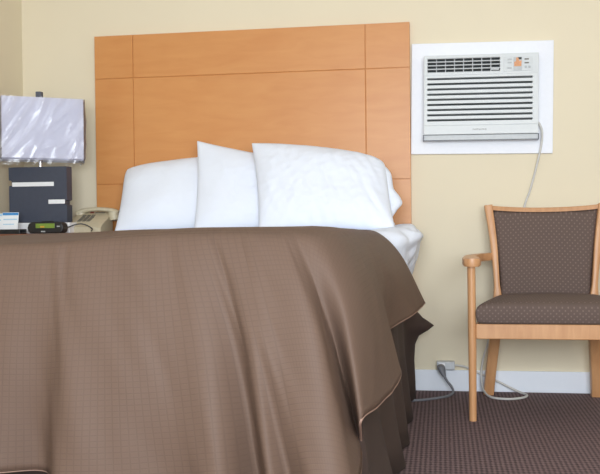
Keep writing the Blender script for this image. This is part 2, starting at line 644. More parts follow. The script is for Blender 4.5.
ST = [
    st((-0.44, -0.75), (-0.245, -0.75, 0.762), (-0.155, -0.75, 0.668), (-0.066, -0.75, 0.487), 0.786),
    st((-0.43, -1.00), (-0.245, -1.00, 0.760), (-0.157, -1.00, 0.645), (-0.095, -1.00, 0.475), 0.788),
    st((-0.42, -1.25), (-0.250, -1.25, 0.757), (-0.172, -1.25, 0.635), (-0.152, -1.25, 0.460), 0.791),
    st((-0.40, -1.42), (-0.250, -1.42, 0.757), (-0.185, -1.41, 0.620), (-0.178, -1.40, 0.450), 0.795),
    st((-0.38, -1.58), (-0.245, -1.57, 0.756), (-0.188, -1.55, 0.610), (-0.160, -1.56, 0.415), 0.796),
    st((-0.37, -1.72), (-0.245, -1.72, 0.757), (-0.180, -1.70, 0.600), (-0.122, -1.67, 0.370), 0.797),
    st((-0.37, -1.82), (-0.245, -1.85, 0.757), (-0.178, -1.86, 0.600), (-0.132, -1.84, 0.352), 0.797),
    st((-0.38, -1.88), (-0.255, -1.97, 0.756), (-0.195, -2.03, 0.595), (-0.162, -2.03, 0.345), 0.797),
    st((-0.41, -1.93), (-0.290, -2.055, 0.753), (-0.232, -2.12, 0.590), (-0.190, -2.17, 0.338), 0.797),
    st((-0.44, -1.95), (-0.340, -2.085, 0.750), (-0.275, -2.10, 0.560), (-0.205, -2.03, 0.240), 0.797),
    st((-0.48, -1.96), (-0.390, -2.095, 0.747), (-0.295, -2.18, 0.550), (-0.200, -2.24, 0.170), 0.797),
    st((-0.52, -1.96), (-0.450, -2.10, 0.747), (-0.360, -2.195, 0.500), (-0.272, -2.285, 0.150), 0.797),
    st((-0.55, -1.96), (-0.490, -2.10, 0.747), (-0.420, -2.190, 0.500), (-0.345, -2.205, 0.155), 0.797),
    st((-0.58, -1.96), (-0.530, -2.10, 0.747), (-0.455, -2.185, 0.500), (-0.392, -2.245, 0.155), 0.797),
    st((-0.62, -1.96), (-0.580, -2.10, 0.747), (-0.495, -2.150, 0.500), (-0.440, -2.150, 0.160), 0.797),
    st((-0.67, -1.96), (-0.640, -2.10, 0.746), (-0.565, -2.185, 0.500), (-0.515, -2.25, 0.165), 0.796),
    st((-0.74, -1.96), (-0.715, -2.10, 0.744), (-0.680, -2.175, 0.500), (-0.630, -2.20, 0.168), 0.793),
    st((-0.84, -1.96), (-0.825, -2.10, 0.741), (-0.805, -2.175, 0.500), (-0.785, -2.225, 0.174), 0.787),
    st((-0.94, -1.96), (-0.930, -2.10, 0.738), (-0.922, -2.180, 0.500), (-0.920, -2.245, 0.182), 0.775),
    st((-1.01, -1.96), (-1.005, -2.10, 0.735), (-1.002, -2.150, 0.500), (-1.002, -2.150, 0.188), 0.769),
    st((-1.10, -1.96), (-1.100, -2.10, 0.733), (-1.105, -2.165, 0.500), (-1.110, -2.20, 0.192), 0.766),
    st((-1.22, -1.96), (-1.230, -2.10, 0.731), (-1.240, -2.17, 0.500), (-1.250, -2.23, 0.192), 0.765),
    st((-1.34, -1.96), (-1.370, -2.10, 0.731), (-1.390, -2.155, 0.500), (-1.400, -2.18, 0.192), 0.765),
    st((-1.42, -1.94), (-1.490, -2.07, 0.733), (-1.540, -2.15, 0.500), (-1.560, -2.22, 0.200), 0.769),
    st((-1.45, -1.89), (-1.570, -1.99, 0.733), (-1.640, -2.05, 0.520), (-1.680, -2.10, 0.280), 0.769),
    st((-1.46, -1.80), (-1.605, -1.83, 0.730), (-1.640, -1.85, 0.560), (-1.650, -1.85, 0.400), 0.769),
    st((-1.46, -1.50), (-1.610, -1.50, 0.727), (-1.635, -1.50, 0.600), (-1.640, -1.50, 0.450), 0.769),
    st((-1.46, -1.10), (-1.610, -1.10, 0.727), (-1.635, -1.10, 0.600), (-1.645, -1.10, 0.460), 0.769),
    st((-1.46, -0.75), (-1.610, -0.75, 0.727), (-1.630, -0.75, 0.600), (-1.635, -0.75, 0.470), 0.769),
]
fine = cat(ST, 16)
NT, ND = 14, 40
V, UV, F = [], [], []
HEM = []
for i, s in enumerate(fine):
    e, r, m_, h = Vector(s[0:3]), Vector(s[3:6]), Vector(s[6:9]), Vector(s[9:12])
    sp = Vector((-0.89, max(e.y, -1.45), 0.788))
    row, uvr = [], []
    # flat top
    for k in range(NT):
        t = k / NT
        p = sp.lerp(e, t)
        p.z = sp.z + (e.z - sp.z) * t * t
        p.z += 0.0035 * noise.noise(Vector((p.x * 3.2, p.y * 3.2, 1.7))) * min(1, (1 - t) * 4)
        row.append(p)
        uvr.append((p.x, p.y))
    # drop: a smooth curve through e, r, m, h
    a = Vector((e.x - (r.x - e.x) * 0.9, e.y - (r.y - e.y) * 0.9, e.z))
    pts = cat([tuple(e), tuple(e.lerp(Vector((r.x, r.y, e.z)), 0.55) - Vector((0, 0, 0.008))), tuple(r), tuple(m_), tuple(h)], ND // 4)
    d = Vector((r.x - e.x, r.y - e.y, 0))
    d.normalize()
    q_ = i / 16
    th = PI / 2 * min(1, max(0, (q_ - 5) / 6)) if q_ < 20 else PI / 2 + PI / 2 * min(1, max(0, (q_ - 22) / 4))
    du = Vector((math.cos(th), -math.sin(th)))
    acc, prev = 0.0, e
    for k, p in enumerate(pts):
        p = Vector(p)
        acc += (p - prev).length
        prev = p.copy()
        t = k / (len(pts) - 1)
        amp = min(1, t * 2.2)
        w1 = noise.noise(Vector((s[9] * 7 - s[10] * 7, p.z * 1.6, 4.2))) * (0.012 if q_ > 9 else 0.003)
        w2 = noise.noise(Vector((s[9] * 16 - s[10] * 14 + p.z * 6, p.z * 4.0, 9.1))) * (0.006 if q_ > 9 else 0.003)
        p = p + d * (w1 + w2) * amp
        row.append(p)
        uvr.append((e.x + du.x * acc, e.y + du.y * acc))
    V += row
    UV += uvr
    HEM.append(row[-1].copy())
m = NT + ND + 1
for i in range(len(fine) - 1):
    for k in range(m - 1):
        F.append((i * m + k, i * m + k + 1, (i + 1) * m + k + 1, (i + 1) * m + k))
bs = obj('bedspread', V, F, MT['quilt'], None, True, uvs=UV, origin=(-0.89, -1.3, 0.78))
solidify(bs, 0.006, 0)
tag(bs, 'brown quilted satin bedspread with a fine square grid, draped over the bed', 'bedspread')
MB().tube(HEM, 0.0034, 6).build('hem_piping', MT['piping'], bs, True)['label'] = 'tan piping along the hem'


# ------------------------------------------------------------------ pillows
def pillow(BL, BR, TL, TR, front, back, label, seed, sag=0.0, wr=1.0, rc=0.0):
    BL, BR, TL, TR = map(Vector, (BL, BR, TL, TR))
    nu, nv = 48, 36
    nrm = (BR - BL).cross(TL - BL).normalized()
    if nrm.y > 0:
        nrm = -nrm
    V, F, idx = [], [], {}
    for side in (0, 1):
        for i in range(nu + 1):
            for j in range(nv + 1):
                border = i in (0, nu) or j in (0, nv)
                if side and border:
                    idx[(1, i, j)] = idx[(0, i, j)]
                    continue
                u, v = i / nu, j / nv
                cu, cv = 2 * u - 1, 2 * v - 1
                # rounded, slightly pulled-in outline with pointed corners
                pu = 0.5 + 0.5 * cu * (1 - 0.035 * (1 - cv * cv))
                pv = 0.5 + 0.5 * cv * (1 - 0.05 * (1 - cu * cu))
                k_ = abs(rc) * max(0, cu * (1 if rc > 0 else -1)) ** 5 * max(0, cv) ** 5
                pu -= k_ * (1 if rc > 0 else -1)
                pv -= k_ * 1.5
                p = BL.lerp(BR, pu).lerp(TL.lerp(TR, pu), pv)
                p.z += sag * (1 - cu * cu) * v
                f = (max(0, 1 - abs(cu) ** 2.6) * max(0, 1 - abs(cv) ** 2.4)) ** 0.55
                amt = front * f if side == 0 else -back * f
                q = p + nrm * amt
                e = min(1, f * 1.5)
                wv = noise.noise(Vector((u * 4 + seed, v * 3, side))) * 0.010
                wv += noise.noise(Vector((u * 22 + v * 5 + seed, v * 3.5, side + 3))) * 0.004 * wr * (0.3 + 1.2 * u)
                wv += noise.noise(Vector(((u + v) * 9 + seed, (u - v) * 24, side + 5))) * 0.0035 * wr
                q += nrm * wv * e
                q.y = min(q.y, -0.045)
                q.z = max(q.z, 0.772)
                idx[(side, i, j)] = len(V)
                V.append(q)
    for side in (0, 1):
        for i in range(nu):
            for j in range(nv):
                f = (idx[(side, i, j)], idx[(side, i + 1, j)], idx[(side, i + 1, j + 1)], idx[(side, i, j + 1)])
                F.append(f if side == 0 else f[::-1])
    o = obj('pillow', V, F, MT['linen'], None, True, origin=tuple((BL + BR) / 2))
    tag(o, label, 'pillow', 'white pillows against the headboard')
    sd = o.modifiers.new('smooth', 'SUBSURF')
    sd.levels = sd.render_levels = 1
    return o


pillow((-1.535, -0.27, 0.766), (-0.83, -0.27, 0.766), (-1.532, -0.115, 1.094), (-0.90, -0.115, 1.150), 0.075, 0.06,
       'left white pillow leaning on the headboard beside the telephone', 1.3, 0.012, 0.5, -0.03)
pillow((-1.115, -0.37, 0.766), (-0.463, -0.37, 0.766), (-1.140, -0.205, 1.208), (-0.505, -0.20, 1.075), 0.065, 0.045,
       'middle white pillow with one tall pointed corner, partly behind the right pillow', 5.1, 0.0, 1.0)
rp_ = pillow((-0.790, -0.47, 0.766), (-0.185, -0.47, 0.766), (-0.856, -0.30, 1.180), (-0.232, -0.29, 1.098), 0.085, 0.05,
             'large wrinkled white pillow in front, at the right end of the bed', 8.7, 0.022, 2.2, 0.045)
# open end of its pillowcase, a soft folded sleeve at the right
sec = [  # top-to-bottom stations: x of the outer lip, y, z, depth of the sleeve
    (-0.255, -0.305, 1.068, 0.03), (-0.222, -0.315, 1.035, 0.055), (-0.208, -0.325, 0.995, 0.065), (-0.200, -0.335, 0.955, 0.065),
    (-0.172, -0.345, 0.915, 0.06), (-0.165, -0.355, 0.885, 0.055), (-0.190, -0.375, 0.855, 0.05), (-0.205, -0.41, 0.825, 0.05), (-0.190, -0.43, 0.797, 0.04)]
V, F = [], []
sc_ = cat(sec, 4)
for i, (x, y, z, d) in enumerate(sc_):
    wv = noise.noise(Vector((z * 30, 2.2, 0))) * 0.008
    ring = [(x - 0.085, y - 0.020), (x - 0.04, y - 0.035 + wv), (x - 0.008, y - 0.022 + wv), (x + wv, y + 0.004), (x - 0.014, y + d * 0.5), (x - 0.03, y + d * 0.9), (x - 0.085, y + d)]
    V += [(a, b, z) for a, b in ring]
m = 7
for i in range(len(sc_) - 1):
    for k in range(m - 1):
        F.append((i * m + k, i * m + k + 1, (i + 1) * m + k + 1, (i + 1) * m + k))
fl = obj('pillowcase_flap', V, F, MT['linen'], rp_, True)
solidify(fl, 0.003, 0)
sd = fl.modifiers.new('smooth', 'SUBSURF')
sd.levels = sd.render_levels = 1

# ------------------------------------------------------------------ nightstand
ns = thing('nightstand', 'red-brown wooden nightstand between the wall and the bed, holding the lamp', 'nightstand', (-1.885, -0.26, 0))
NX0, NX1, NY0, NY1, NZ = -2.095, -1.624, -0.50, -0.038, 0.772
MB().box(NX0, NX1, NY0, NY1, NZ - 0.028, NZ, 0.003).build('top', MT['nightwood'], ns)
b = MB()
b.box(NX0 + 0.01, NX0 + 0.028, NY0 + 0.02, NY1, 0.06, NZ - 0.029).box(NX1 - 0.028, NX1 - 0.01, NY0 + 0.02, NY1, 0.06, NZ - 0.029)
b.box(NX0 + 0.027, NX1 - 0.027, NY1 - 0.012, NY1, 0.06, NZ - 0.029).box(NX0 + 0.027, NX1 - 0.027, NY0 + 0.04, NY1 - 0.011, 0.06, 0.078)
b.build('body', MT['nightwood'], ns)
for z0 in (0.085, 0.315, 0.545):
    dr = MB().box(NX0 + 0.03, NX1 - 0.03, NY0 + 0.021, NY0 + 0.045, z0, z0 + 0.19, 0.002).build('drawer', MT['nightwood'], ns)
    MB().tube([(-1.935, NY0 + 0.03, z0 + 0.1), (-1.935, NY0 + 0.005, z0 + 0.1), (-1.835, NY0 + 0.005, z0 + 0.1), (-1.835, NY0 + 0.03, z0 + 0.1)], 0.004, 8).build('handle', MT['chrome'], dr)
for lx in (NX0 + 0.035, NX1 - 0.035):
    for ly in (NY0 + 0.06, NY1 - 0.04):
        MB().box(lx - 0.018, lx + 0.018, ly - 0.018, ly + 0.018, 0, 0.06, 0.003).build('leg', MT['nightwood'], ns)

# ------------------------------------------------------------------ table lamp
LY = -0.29
lamp = thing('table_lamp', 'table lamp with dark slab body and white box shade still in plastic wrap', 'lamp', (-1.885, LY, NZ))
lb = MB().box(-2.040, -1.722, LY - 0.045, LY + 0.045, NZ, 0.823, 0.004).build('base', MT['white'], lamp)
lb['label'] = 'white lamp base with an outlet on its front'
MB().box(-1.752, -1.736, LY - 0.0475, LY - 0.0445, 0.786, 0.815, 0.001).build('outlet', MT['white'], lb)
# slab with two notches at the edges: an outline facing the room
sx0, sx1, sz0, sz1 = -2.031, -1.740, 0.8235, 1.088
out = [(sx0, sz0), (sx1, sz0), (sx1, 0.905), (sx1 - 0.012, 0.908), (sx1 - 0.012, 0.926), (sx1, 0.929), (sx1, sz1), (sx0, sz1),
       (sx0, 1.026), (sx0 + 0.014, 1.023), (sx0 + 0.014, 1.001), (sx0, 0.998)]
MB().prism(out, LY - 0.03, LY + 0.03, 'y').build('slab', MT['navy'], lamp)
for (x0, x1, z0, z1) in ((-2.014, -1.804, 0.996, 1.016), (-1.832, -1.750, 0.912, 0.932)):
    t_ = MB().box(x0, x1, LY - 0.0325, LY - 0.028, z0, z1, 0.001).build('inlay', MT['white'], lamp)
    t_['label'] = 'white bar set into the dark slab'
MB().tube([(-1.884, LY, 1.088), (-1.884, LY, 1.42)], 0.0105, 16).build('pole', MT['chrome'], lamp, True)
MB().box(-1.897, -1.870, LY - 0.015, LY + 0.015, 1.41, 1.447, 0.003).build('finial', MT['grey'], lamp)
# shade: open four-sided box with cloth walls, a little crooked
SW, SD_, SZ0, SZ1 = 0.187, 0.07, 1.117, 1.411
tilt = math.radians(0.3)
yaw = math.radians(32)


def shade_pt(x, y, z):
    c, s_ = math.cos(tilt), math.sin(tilt)
    zc = (SZ0 + SZ1) / 2
    x, z = x * c + (z - zc) * s_, -x * s_ + (z - zc) * c + zc
    x, y = x * math.cos(yaw) - y * math.sin(yaw), x * math.sin(yaw) + y * math.cos(yaw)
    return (-1.876 + x, LY + y, z)


sb = MB()
t = 0.003
for (x0, x1, y0, y1) in ((-SW, SW, -SD_, -SD_ + t), (-SW, SW, SD_ - t, SD_), (-SW, -SW + t, -SD_, SD_), (SW - t, SW, -SD_, SD_)):
    sb.box(x0, x1, y0, y1, SZ0, SZ1)
sb.v = [Vector(shade_pt(*v)) for v in sb.v]
shd = sb.build('lamp_shade', MT['shade'], lamp)
fr = MB()
fr.box(-SW + t, SW - t, -0.004, 0.004, SZ1 - 0.01, SZ1 - 0.004).box(-0.004, 0.004, -SD_ + t, SD_ - t, SZ1 - 0.01, SZ1 - 0.004)
fr.v = [Vector(shade_pt(*v)) for v in fr.v]
fr.build('shade_spider', MT['chrome'], shd)
# crinkled clear wrap around the shade
V, F = [], []
per = []
G = 0.006
for k in range(60):
    per.append((-SW - G + (2 * SW + 2 * G) * k / 60, -SD_ - G, 0, -1))
for k in range(20):
    per.append((SW + G, -SD_ - G + (2 * SD_ + 2 * G) * k / 20, 1, 0))
for k in range(60):
    per.append((SW + G - (2 * SW + 2 * G) * k / 60, SD_ + G, 0, 1))
for k in range(20):
    per.append((-SW - G, SD_ + G - (2 * SD_ + 2 * G) * k / 20, -1, 0))
NZr = 40
for j in range(NZr + 1):
    z = SZ0 - 0.014 + (SZ1 - SZ0 + 0.018) * j / NZr
    for (x, y, nx, ny) in per:
        q = Vector((x * 11 - (z - 1.2) * 5 + 3.3, y * 11, z * 5 + 2.1))
        rdg = 1 - abs(noise.noise(q)) * 2.4
        q2 = Vector((x * 22 - (z - 1.2) * 16, y * 22, z * 10 + 7))
        rdg2 = 1 - abs(noise.noise(q2)) * 2.4
        off = 0.004 * max(0, rdg) ** 2 + 0.0012 * max(0, rdg2)
        if j < 3:
            off -= 0.006
        zz = z + (0.006 * noise.noise(Vector((x * 30, y * 30, 3))) if j == 0 else 0)
        V.append(shade_pt(x + nx * off, y + ny * off, zz))
m = len(per)
for j in range(NZr):
    for k in range(m):
        F.append((j * m + k, j * m + (k + 1) % m, (j + 1) * m + (k + 1) % m, (j + 1) * m + k))
wr_ = obj('plastic_wrap', V, F, MT['film'], shd, False)
wr_['label'] = 'crinkled clear plastic wrap around the shade'

# ------------------------------------------------------------------ alarm clock
ck = thing('alarm_clock', 'low black alarm clock with a green display in front of the lamp', 'clock', (-1.793, -0.42, NZ))
prof = []
cl = MB()
outl = [(-1.880, 0.800), (-1.876, 0.782), (-1.866, NZ + 0.002), (-1.720, NZ + 0.002), (-1.710, 0.782), (-1.706, 0.800), (-1.712, 0.818), (-1.730, 0.8265), (-1.856, 0.8265), (-1.874, 0.818)]
cl.prism(outl, -0.445, -0.385, 'y')
ckb = cl.build('body', MT['black'], ck)
bv = ckb.modifiers.new('round', 'BEVEL')
bv.width, bv.segments = 0.004, 2
MB().box(-1.838, -1.746, -0.4475, -0.4440, 0.798, 0.819, 0.001).build('display', MT['lcd'], ck)['label'] = 'green display'
MB().box(-1.815, -1.795, -0.4485, -0.4465, 0.800, 0.808, 0.0005).build('digits', MT['orange'], ck)
MB().box(-1.812, -1.792, -0.4475, -0.4440, 0.779, 0.785, 0.001).build('button', MT['acgrey'], ck)
MB().box(-1.735, -1.720, -0.4470, -0.4440, 0.803, 0.808, 0.0005).build('button', MT['acgrey'], ck)
MB().box(-1.820, -1.770, -0.425, -0.400, 0.826, 0.8305, 0.002).build('snooze_bar', MT['black'], ck)
# dark cord plugged into the lamp's base, looping over to the wall side of the phone
cd = thing('black_cord', 'thin black cord plugged into the lamp base, looping in front of the telephone', 'cord', (-1.744, -0.35, NZ))
MB().box(-1.752, -1.735, -0.358, -0.3385, 0.790, 0.806, 0.003).build('plug', MT['black'], cd)
MB().tube(cat([(-1.738, -0.352, 0.797), (-1.715, -0.355, 0.802), (-1.690, -0.345, 0.812), (-1.662, -0.335, 0.815), (-1.636, -0.325, 0.806), (-1.620, -0.31, 0.79), (-1.655, -0.26, 0.7765), (-1.70, -0.20, 0.776)], 8), 0.003, 8).build('cable', MT['black'], cd, True)

# ------------------------------------------------------------------ tray with cards
tr = thing('card_tray', 'small black tray holding information cards at the left end of the nightstand', 'tray', (-1.995, -0.42, NZ))
t2 = MB().box(-2.085, -1.912, -0.455, -0.385, NZ, NZ + 0.007, 0.002)
t2.box(-2.085, -1.912, -0.455, -0.449, NZ + 0.005, NZ + 0.022, 0.002).box(-2.085, -1.912, -0.391, -0.385, NZ + 0.005, NZ + 0.022, 0.002)
t2.build('tray_body', MT['black'], tr)


def card(x0, x1, y, h, label, band):
    g = MB()
    lean = 0.016
    z0 = NZ + 0.008
    def P(x, z, dy):
        return (x, y + (z - z0) / h * lean + dy, z)
    def slab(xa, xb, za, zb, d0, d1):
        q = MB()
        q.add([P(xa, za, d0), P(xb, za, d0), P(xb, zb, d0), P(xa, zb, d0), P(xa, za, d1), P(xb, za, d1), P(xb, zb, d1), P(xa, zb, d1)],
              [(0, 1, 2, 3), (5, 4, 7, 6), (0, 4, 5, 1), (1, 5, 6, 2), (2, 6, 7, 3), (3, 7, 4, 0)])
        return q
    root = slab(x0, x1, z0, z0 + h, 0, 0.0012).build('information_card', MT['paper'], None, origin=((x0 + x1) / 2, y, z0))
    tag(root, label, 'card', 'cards in the black tray')
    slab(x0 + 0.001, x1 - 0.001, z0 + h * 0.86, z0 + h * 0.985, -0.0006, 0).build('header_print', MT[band], root)
    slab(x0 + 0.006, x1 - 0.006, z0 + h * 0.62, z0 + h * 0.68, -0.0006, 0).build('printed_line', MT['paleblue'], root)
    slab(x0 + 0.006, x1 - 0.02, z0 + h * 0.38, z0 + h * 0.43, -0.0006, 0).build('printed_line', MT['paleblue'], root)


card(-2.012, -1.932, -0.437, 0.092, 'white card with a bright blue header, right one in the black tray', 'blue')
card(-2.080, -2.016, -0.431, 0.088, 'white card with a pale blue header, at the left edge of the tray', 'paleblue')

# ------------------------------------------------------------------ telephone
ph = thing('telephone', 'beige desk telephone beside the left pillow', 'telephone', (-1.700, -0.20, NZ))
PX0, PX1 = -1.780, -1.590
# wedge body: low front edge, raised back
body = MB()
yF, yB = -0.285, -0.095
V = []
secs = [(0.0, 0.80, 1.0), (0.12, 0.816, 0.99), (0.55, 0.845, 0.95), (0.9, 0.876, 0.90), (1.0, 0.872, 0.88)]
nsx = 9
pts = []
for (t_, z, wd) in secs:
    y = yF + (yB - yF) * t_
    for k in range(nsx):
        u = k / (nsx - 1)
        xm = (PX0 + PX1) / 2
        x = xm + (u - 0.5) * (PX1 - PX0) * wd
        pts.append((x, y, z - 0.006 * (abs(2 * u - 1) ** 6)))
nb = len(pts)
F = []
for i in range(len(secs) - 1):
    for k in range(nsx - 1):
        F.append((i * nsx + k, i * nsx + k + 1, (i + 1) * nsx + k + 1, (i + 1) * nsx + k))
base_pts = [(p[0], p[1], NZ) for p in pts]
allp = pts + base_pts
for i in range(len(secs) - 1):
    F.append((i * nsx, (i + 1) * nsx, nb + (i + 1) * nsx, nb + i * nsx))
    F.append((i * nsx + nsx - 1, nb + i * nsx + nsx - 1, nb + (i + 1) * nsx + nsx - 1, (i + 1) * nsx + nsx - 1))
for k in range(nsx - 1):
    F.append((k, nb + k, nb + k + 1, k + 1))
    i = len(secs) - 1
    F.append((i * nsx + k, i * nsx + k + 1, nb + i * nsx + k + 1, nb + i * nsx + k))
F.append(tuple(nb + k for k in range(nsx)) + tuple(nb + (len(secs) - 1) * nsx + k for k in reversed(range(nsx))))
body.add(allp, F)
pb = body.build('body', MT['beige'], ph, True)


def on_phone(u, t_):
    zs_ = [s[1] for s in secs]
    ts = [s[0] for s in secs]
    for i in range(len(ts) - 1):
        if t_ <= ts[i + 1]:
            f = (t_ - ts[i]) / (ts[i + 1] - ts[i])
            z = zs_[i] + (zs_[i + 1] - zs_[i]) * f
            break
    return Vector((PX0 + (PX1 - PX0) * u, yF + (yB - yF) * t_, z))


def key(u0, u1, t0, t1, h, name, mat):
    a, b_, c, d = on_phone(u0, t0), on_phone(u1, t0), on_phone(u1, t1), on_phone(u0, t1)
    up = Vector((0, -0.15, 1)).normalized() * h
    lo_ = -up * 0.5
    q = MB().add([a + lo_, b_ + lo_, c + lo_, d + lo_, a + up, b_ + up, c + up, d + up],
                 [(3, 2, 1, 0), (4, 5, 6, 7), (0, 1, 5, 4), (1, 2, 6, 5), (2, 3, 7, 6), (3, 0, 4, 7)])
    return q.build(name, mat, ph)


for r in range(4):
    for c in range(3):
        key(0.27 + c * 0.12, 0.36 + c * 0.12, 0.28 + r * 0.11, 0.36 + r * 0.11, 0.003, 'key', MT['keys'])
key(0.40, 0.50, 0.80, 0.86, 0.002, 'red_mark', MT['red'])  # plain red strip in place of an illegible printed mark, not a lamp
key(0.54, 0.80, 0.80, 0.84, 0.0015, 'printed_strip', MT['keys'])
# handset: a bar with two deeper ends lying across the back, overhanging to the right
hp = cat([(-1.768, -0.125, 0.862), (-1.745, -0.125, 0.878), (-1.70, -0.125, 0.886), (-1.64, -0.125, 0.886), (-1.59, -0.125, 0.878), (-1.562, -0.125, 0.862)], 6)
rads = []
for i in range(len(hp)):
    u = i / (len(hp) - 1)
    e = abs(2 * u - 1) ** 3
    rads.append((0.013 + 0.010 * e, 0.010 + 0.012 * e))
hs = MB().tube(hp, rads, 14)
hs.tube([(-1.752, -0.125, 0.868), (-1.752, -0.128, 0.846)], [0.022, 0.020], 16)
hs.tube([(-1.584, -0.125, 0.872), (-1.578, -0.128, 0.832)], [0.027, 0.027], 16)
hs.build('handset', MT['beige'], ph, True)

# ------------------------------------------------------------------ board round the air conditioner
TA = math.radians(0.9)
bd = MB().box(-0.133, 0.521, -0.018, -0.0005, 1.124, 1.648, 0.002).build('surround_board', MT['panelwhite'], origin=(0.194, -0.0005, 1.386))
bd.rotation_euler = (0, TA, 0)
tag(bd, 'white painted board on the wall framing the air conditioner', 'board')

# ------------------------------------------------------------------ air conditioner
ac = thing('air_conditioner', 'white through-wall air conditioner with slotted grille, beside the headboard', 'air conditioner', (0.187, -0.018, 1.386))
AX0, AX1, AZ0, AZ1, AYF = -0.072, 0.447, 1.211, 1.579, -0.085
hz = MB().box(AX0, AX1, AYF + 0.0335, -0.0195, AZ0, AZ1, 0.012, 4)
hz.build('housing', MT['acwhite'], ac, True)
# front grille, recessed slots
gx0, gx1 = -0.057, 0.421
slots = [1.2775 + i * 0.02395 for i in range(9)]
sw = 0.0095
xs = [AX0, gx0, gx1, AX1]
zs = [AZ0, 1.2515, 1.2535]
for z in slots:
    zs += [z - sw / 2, z + sw / 2]
zs.append(1.4855)


def gd(i, j):
    if j == 1:
        return (0.0015, 0)
    if i == 1 and j >= 3 and (j - 3) % 2 == 0 and j < 3 + 2 * len(slots):
        return (0.022, 1)
    return (0.0, 0)


V, F, FM = panel_cells(xs, zs, gd, AYF, AYF + 0.034)
gr = weld(obj('front_grille', V, F, MT['acwhite'], ac, False, [MT['acdark']], FM))
gr.modifiers.new('edge', 'BEVEL').width = 0.0012
# upper fascia with openings for the vent and the control panel
vx0, vx1, vz0, vz1 = -0.056, 0.275, 1.4985, 1.565
cx0, cx1, cz0, cz1 = 0.290, 0.421, 1.4965, 1.563
V, F, FM = panel_cells([AX0, vx0, vx1, AX1], [1.4855, vz0, vz1, AZ1],
                       lambda i, j: (0.030, 1) if (i == 1 and j == 1) else (0, 0), AYF, AYF + 0.034)
fa = weld(obj('fascia', V, F, MT['acwhite'], ac, False, [MT['acdark']], FM))
fa.modifiers.new('edge', 'BEVEL').width = 0.001
vent = MB()
for k in range(5):
    z = vz0 + (vz1 - vz0) * k / 4
    vent.box(vx0, vx1, AYF + 0.001, AYF + 0.016, z - 0.0027, z + 0.0027, 0.0006, 1)
for k in range(1, 8):
    x = vx0 + (vx1 - vx0) * k / 8
    vent.box(x - 0.002, x + 0.002, AYF + 0.003, AYF + 0.02, vz0, vz1)
vent.box(vx1 - 0.040, vx1 - 0.004, AYF + 0.0015, AYF + 0.01, vz0 + 0.006, vz0 + 0.016, 0.001, 1)
vent.build('air_outlet', MT['acgrey'], ac)
cp = MB().box(cx0, cx1, AYF - 0.0018, AYF + 0.004, cz0, cz1, 0.001).build('control_panel', MT['ctrl'], ac)
yp = AYF - 0.0018
MB().box(0.335, 0.373, yp - 0.001, yp + 0.0005, 1.4985, 1.560).build('display', MT['acgrey'], cp)
MB().prism([(0.338, 1.518), (0.370, 1.518), (0.371, 1.545), (0.362, 1.541), (0.356, 1.558), (0.347, 1.558), (0.346, 1.541), (0.338, 1.538)], yp - 0.002, yp, 'y').build('sticker', MT['amber'], cp)['label'] = 'small orange sticker'
MB().box(0.355, 0.371, yp - 0.0014, yp, 1.549, 1.559).build('sticker', MT['acdark'], cp)
for z in (1.550, 1.536, 1.511):
    MB().box(0.308, 0.327, yp - 0.0015, yp, z - 0.0035, z + 0.0035, 0.001).build('button', MT['acgrey'], cp)
for z in (1.550, 1.533):
    MB().box(0.384, 0.404, yp - 0.0015, yp, z - 0.003, z + 0.003, 0.001).build('button', MT['keys'], cp)
for x in (0.390, 0.406):
    MB().box(x - 0.005, x + 0.005, yp - 0.0015, yp, 1.509, 1.519, 0.002).build('button', MT['acgrey'], cp)
# sleeve lip under the unit
lip = MB().box(-0.074, 0.449, -0.074, -0.0195, 1.184, 1.2105, 0.003).build('sleeve', MT['acgrey'], ac)
lip2 = MB()
lip2.box(-0.0765, -0.0725, -0.0805, -0.0195, 1.184, 1.210).box(0.4470, 0.4510, -0.0805, -0.0195, 1.184, 1.210)
lip2.box(-0.0765, 0.4510, -0.0790, -0.073, 1.1835, 1.1855)
lip2.build('sleeve_trim', MT['grey'], ac)
# lettering on the grille
tc_ = bpy.data.curves.new('lettering', 'FONT')
tc_.body = 'SAMSUNG'
tc_.size = 0.0115
tc_.extrude = 0.0005
tc_.space_character = 1.3
tc_.align_x = 'CENTER'
to = bpy.data.objects.new('lettering_source', tc_)
COL.objects.link(to)
bpy.context.view_layer.update()
tm = bpy.data.meshes.new_from_object(to)
bpy.data.objects.remove(to, do_unlink=True)
tm.transform(Matrix.Translation(Vector((0.183, AYF - 0.0003, 1.2290)) - Vector((0.187, -0.018, 1.386))) @ Matrix.Rotation(PI / 2, 4, 'X'))
tm.materials.clear()
tm.materials.append(MT['keys'])
te = bpy.data.objects.new('brand_lettering', tm)
COL.objects.link(te)
te.parent = ac
ac.rotation_euler = (0, math.radians(0.55), 0)

# power cord of the unit: down the wall, behind the chair, a loop on the carpet and up to the outlet box
pc = thing('power_cord', 'light grey power cord hanging from the air conditioner behind the chair to the outlet', 'cord', (0.455, -0.02, 1.24))
cps = [(0.449, -0.040, 1.262), (0.457, -0.038, 1.25), (0.467, -0.036, 1.215), (0.462, -0.032, 1.15), (0.444, -0.022, 1.065), (0.414, -0.012, 0.950), (0.388, -0.011, 0.875), (0.33, -0.012, 0.65),
       (0.255, -0.014, 0.40), (0.218, -0.016, 0.245), (0.192, -0.022, 0.155), (0.182, -0.035, 0.08), (0.190, -0.085, 0.025), (0.218, -0.165, 0.006), (0.293, -0.205, 0.006),
       (0.362, -0.165, 0.006), (0.384, -0.10, 0.006), (0.345, -0.055, 0.014), (0.262, -0.033, 0.052), (0.205, -0.030, 0.076), (0.150, -0.030, 0.101), (0.105, -0.035, 0.122), (0.060, -0.035, 0.128)]
MB().tube(cat(cps, 10), 0.0052, 10).build('cable', MT['cord_light'], pc, True)

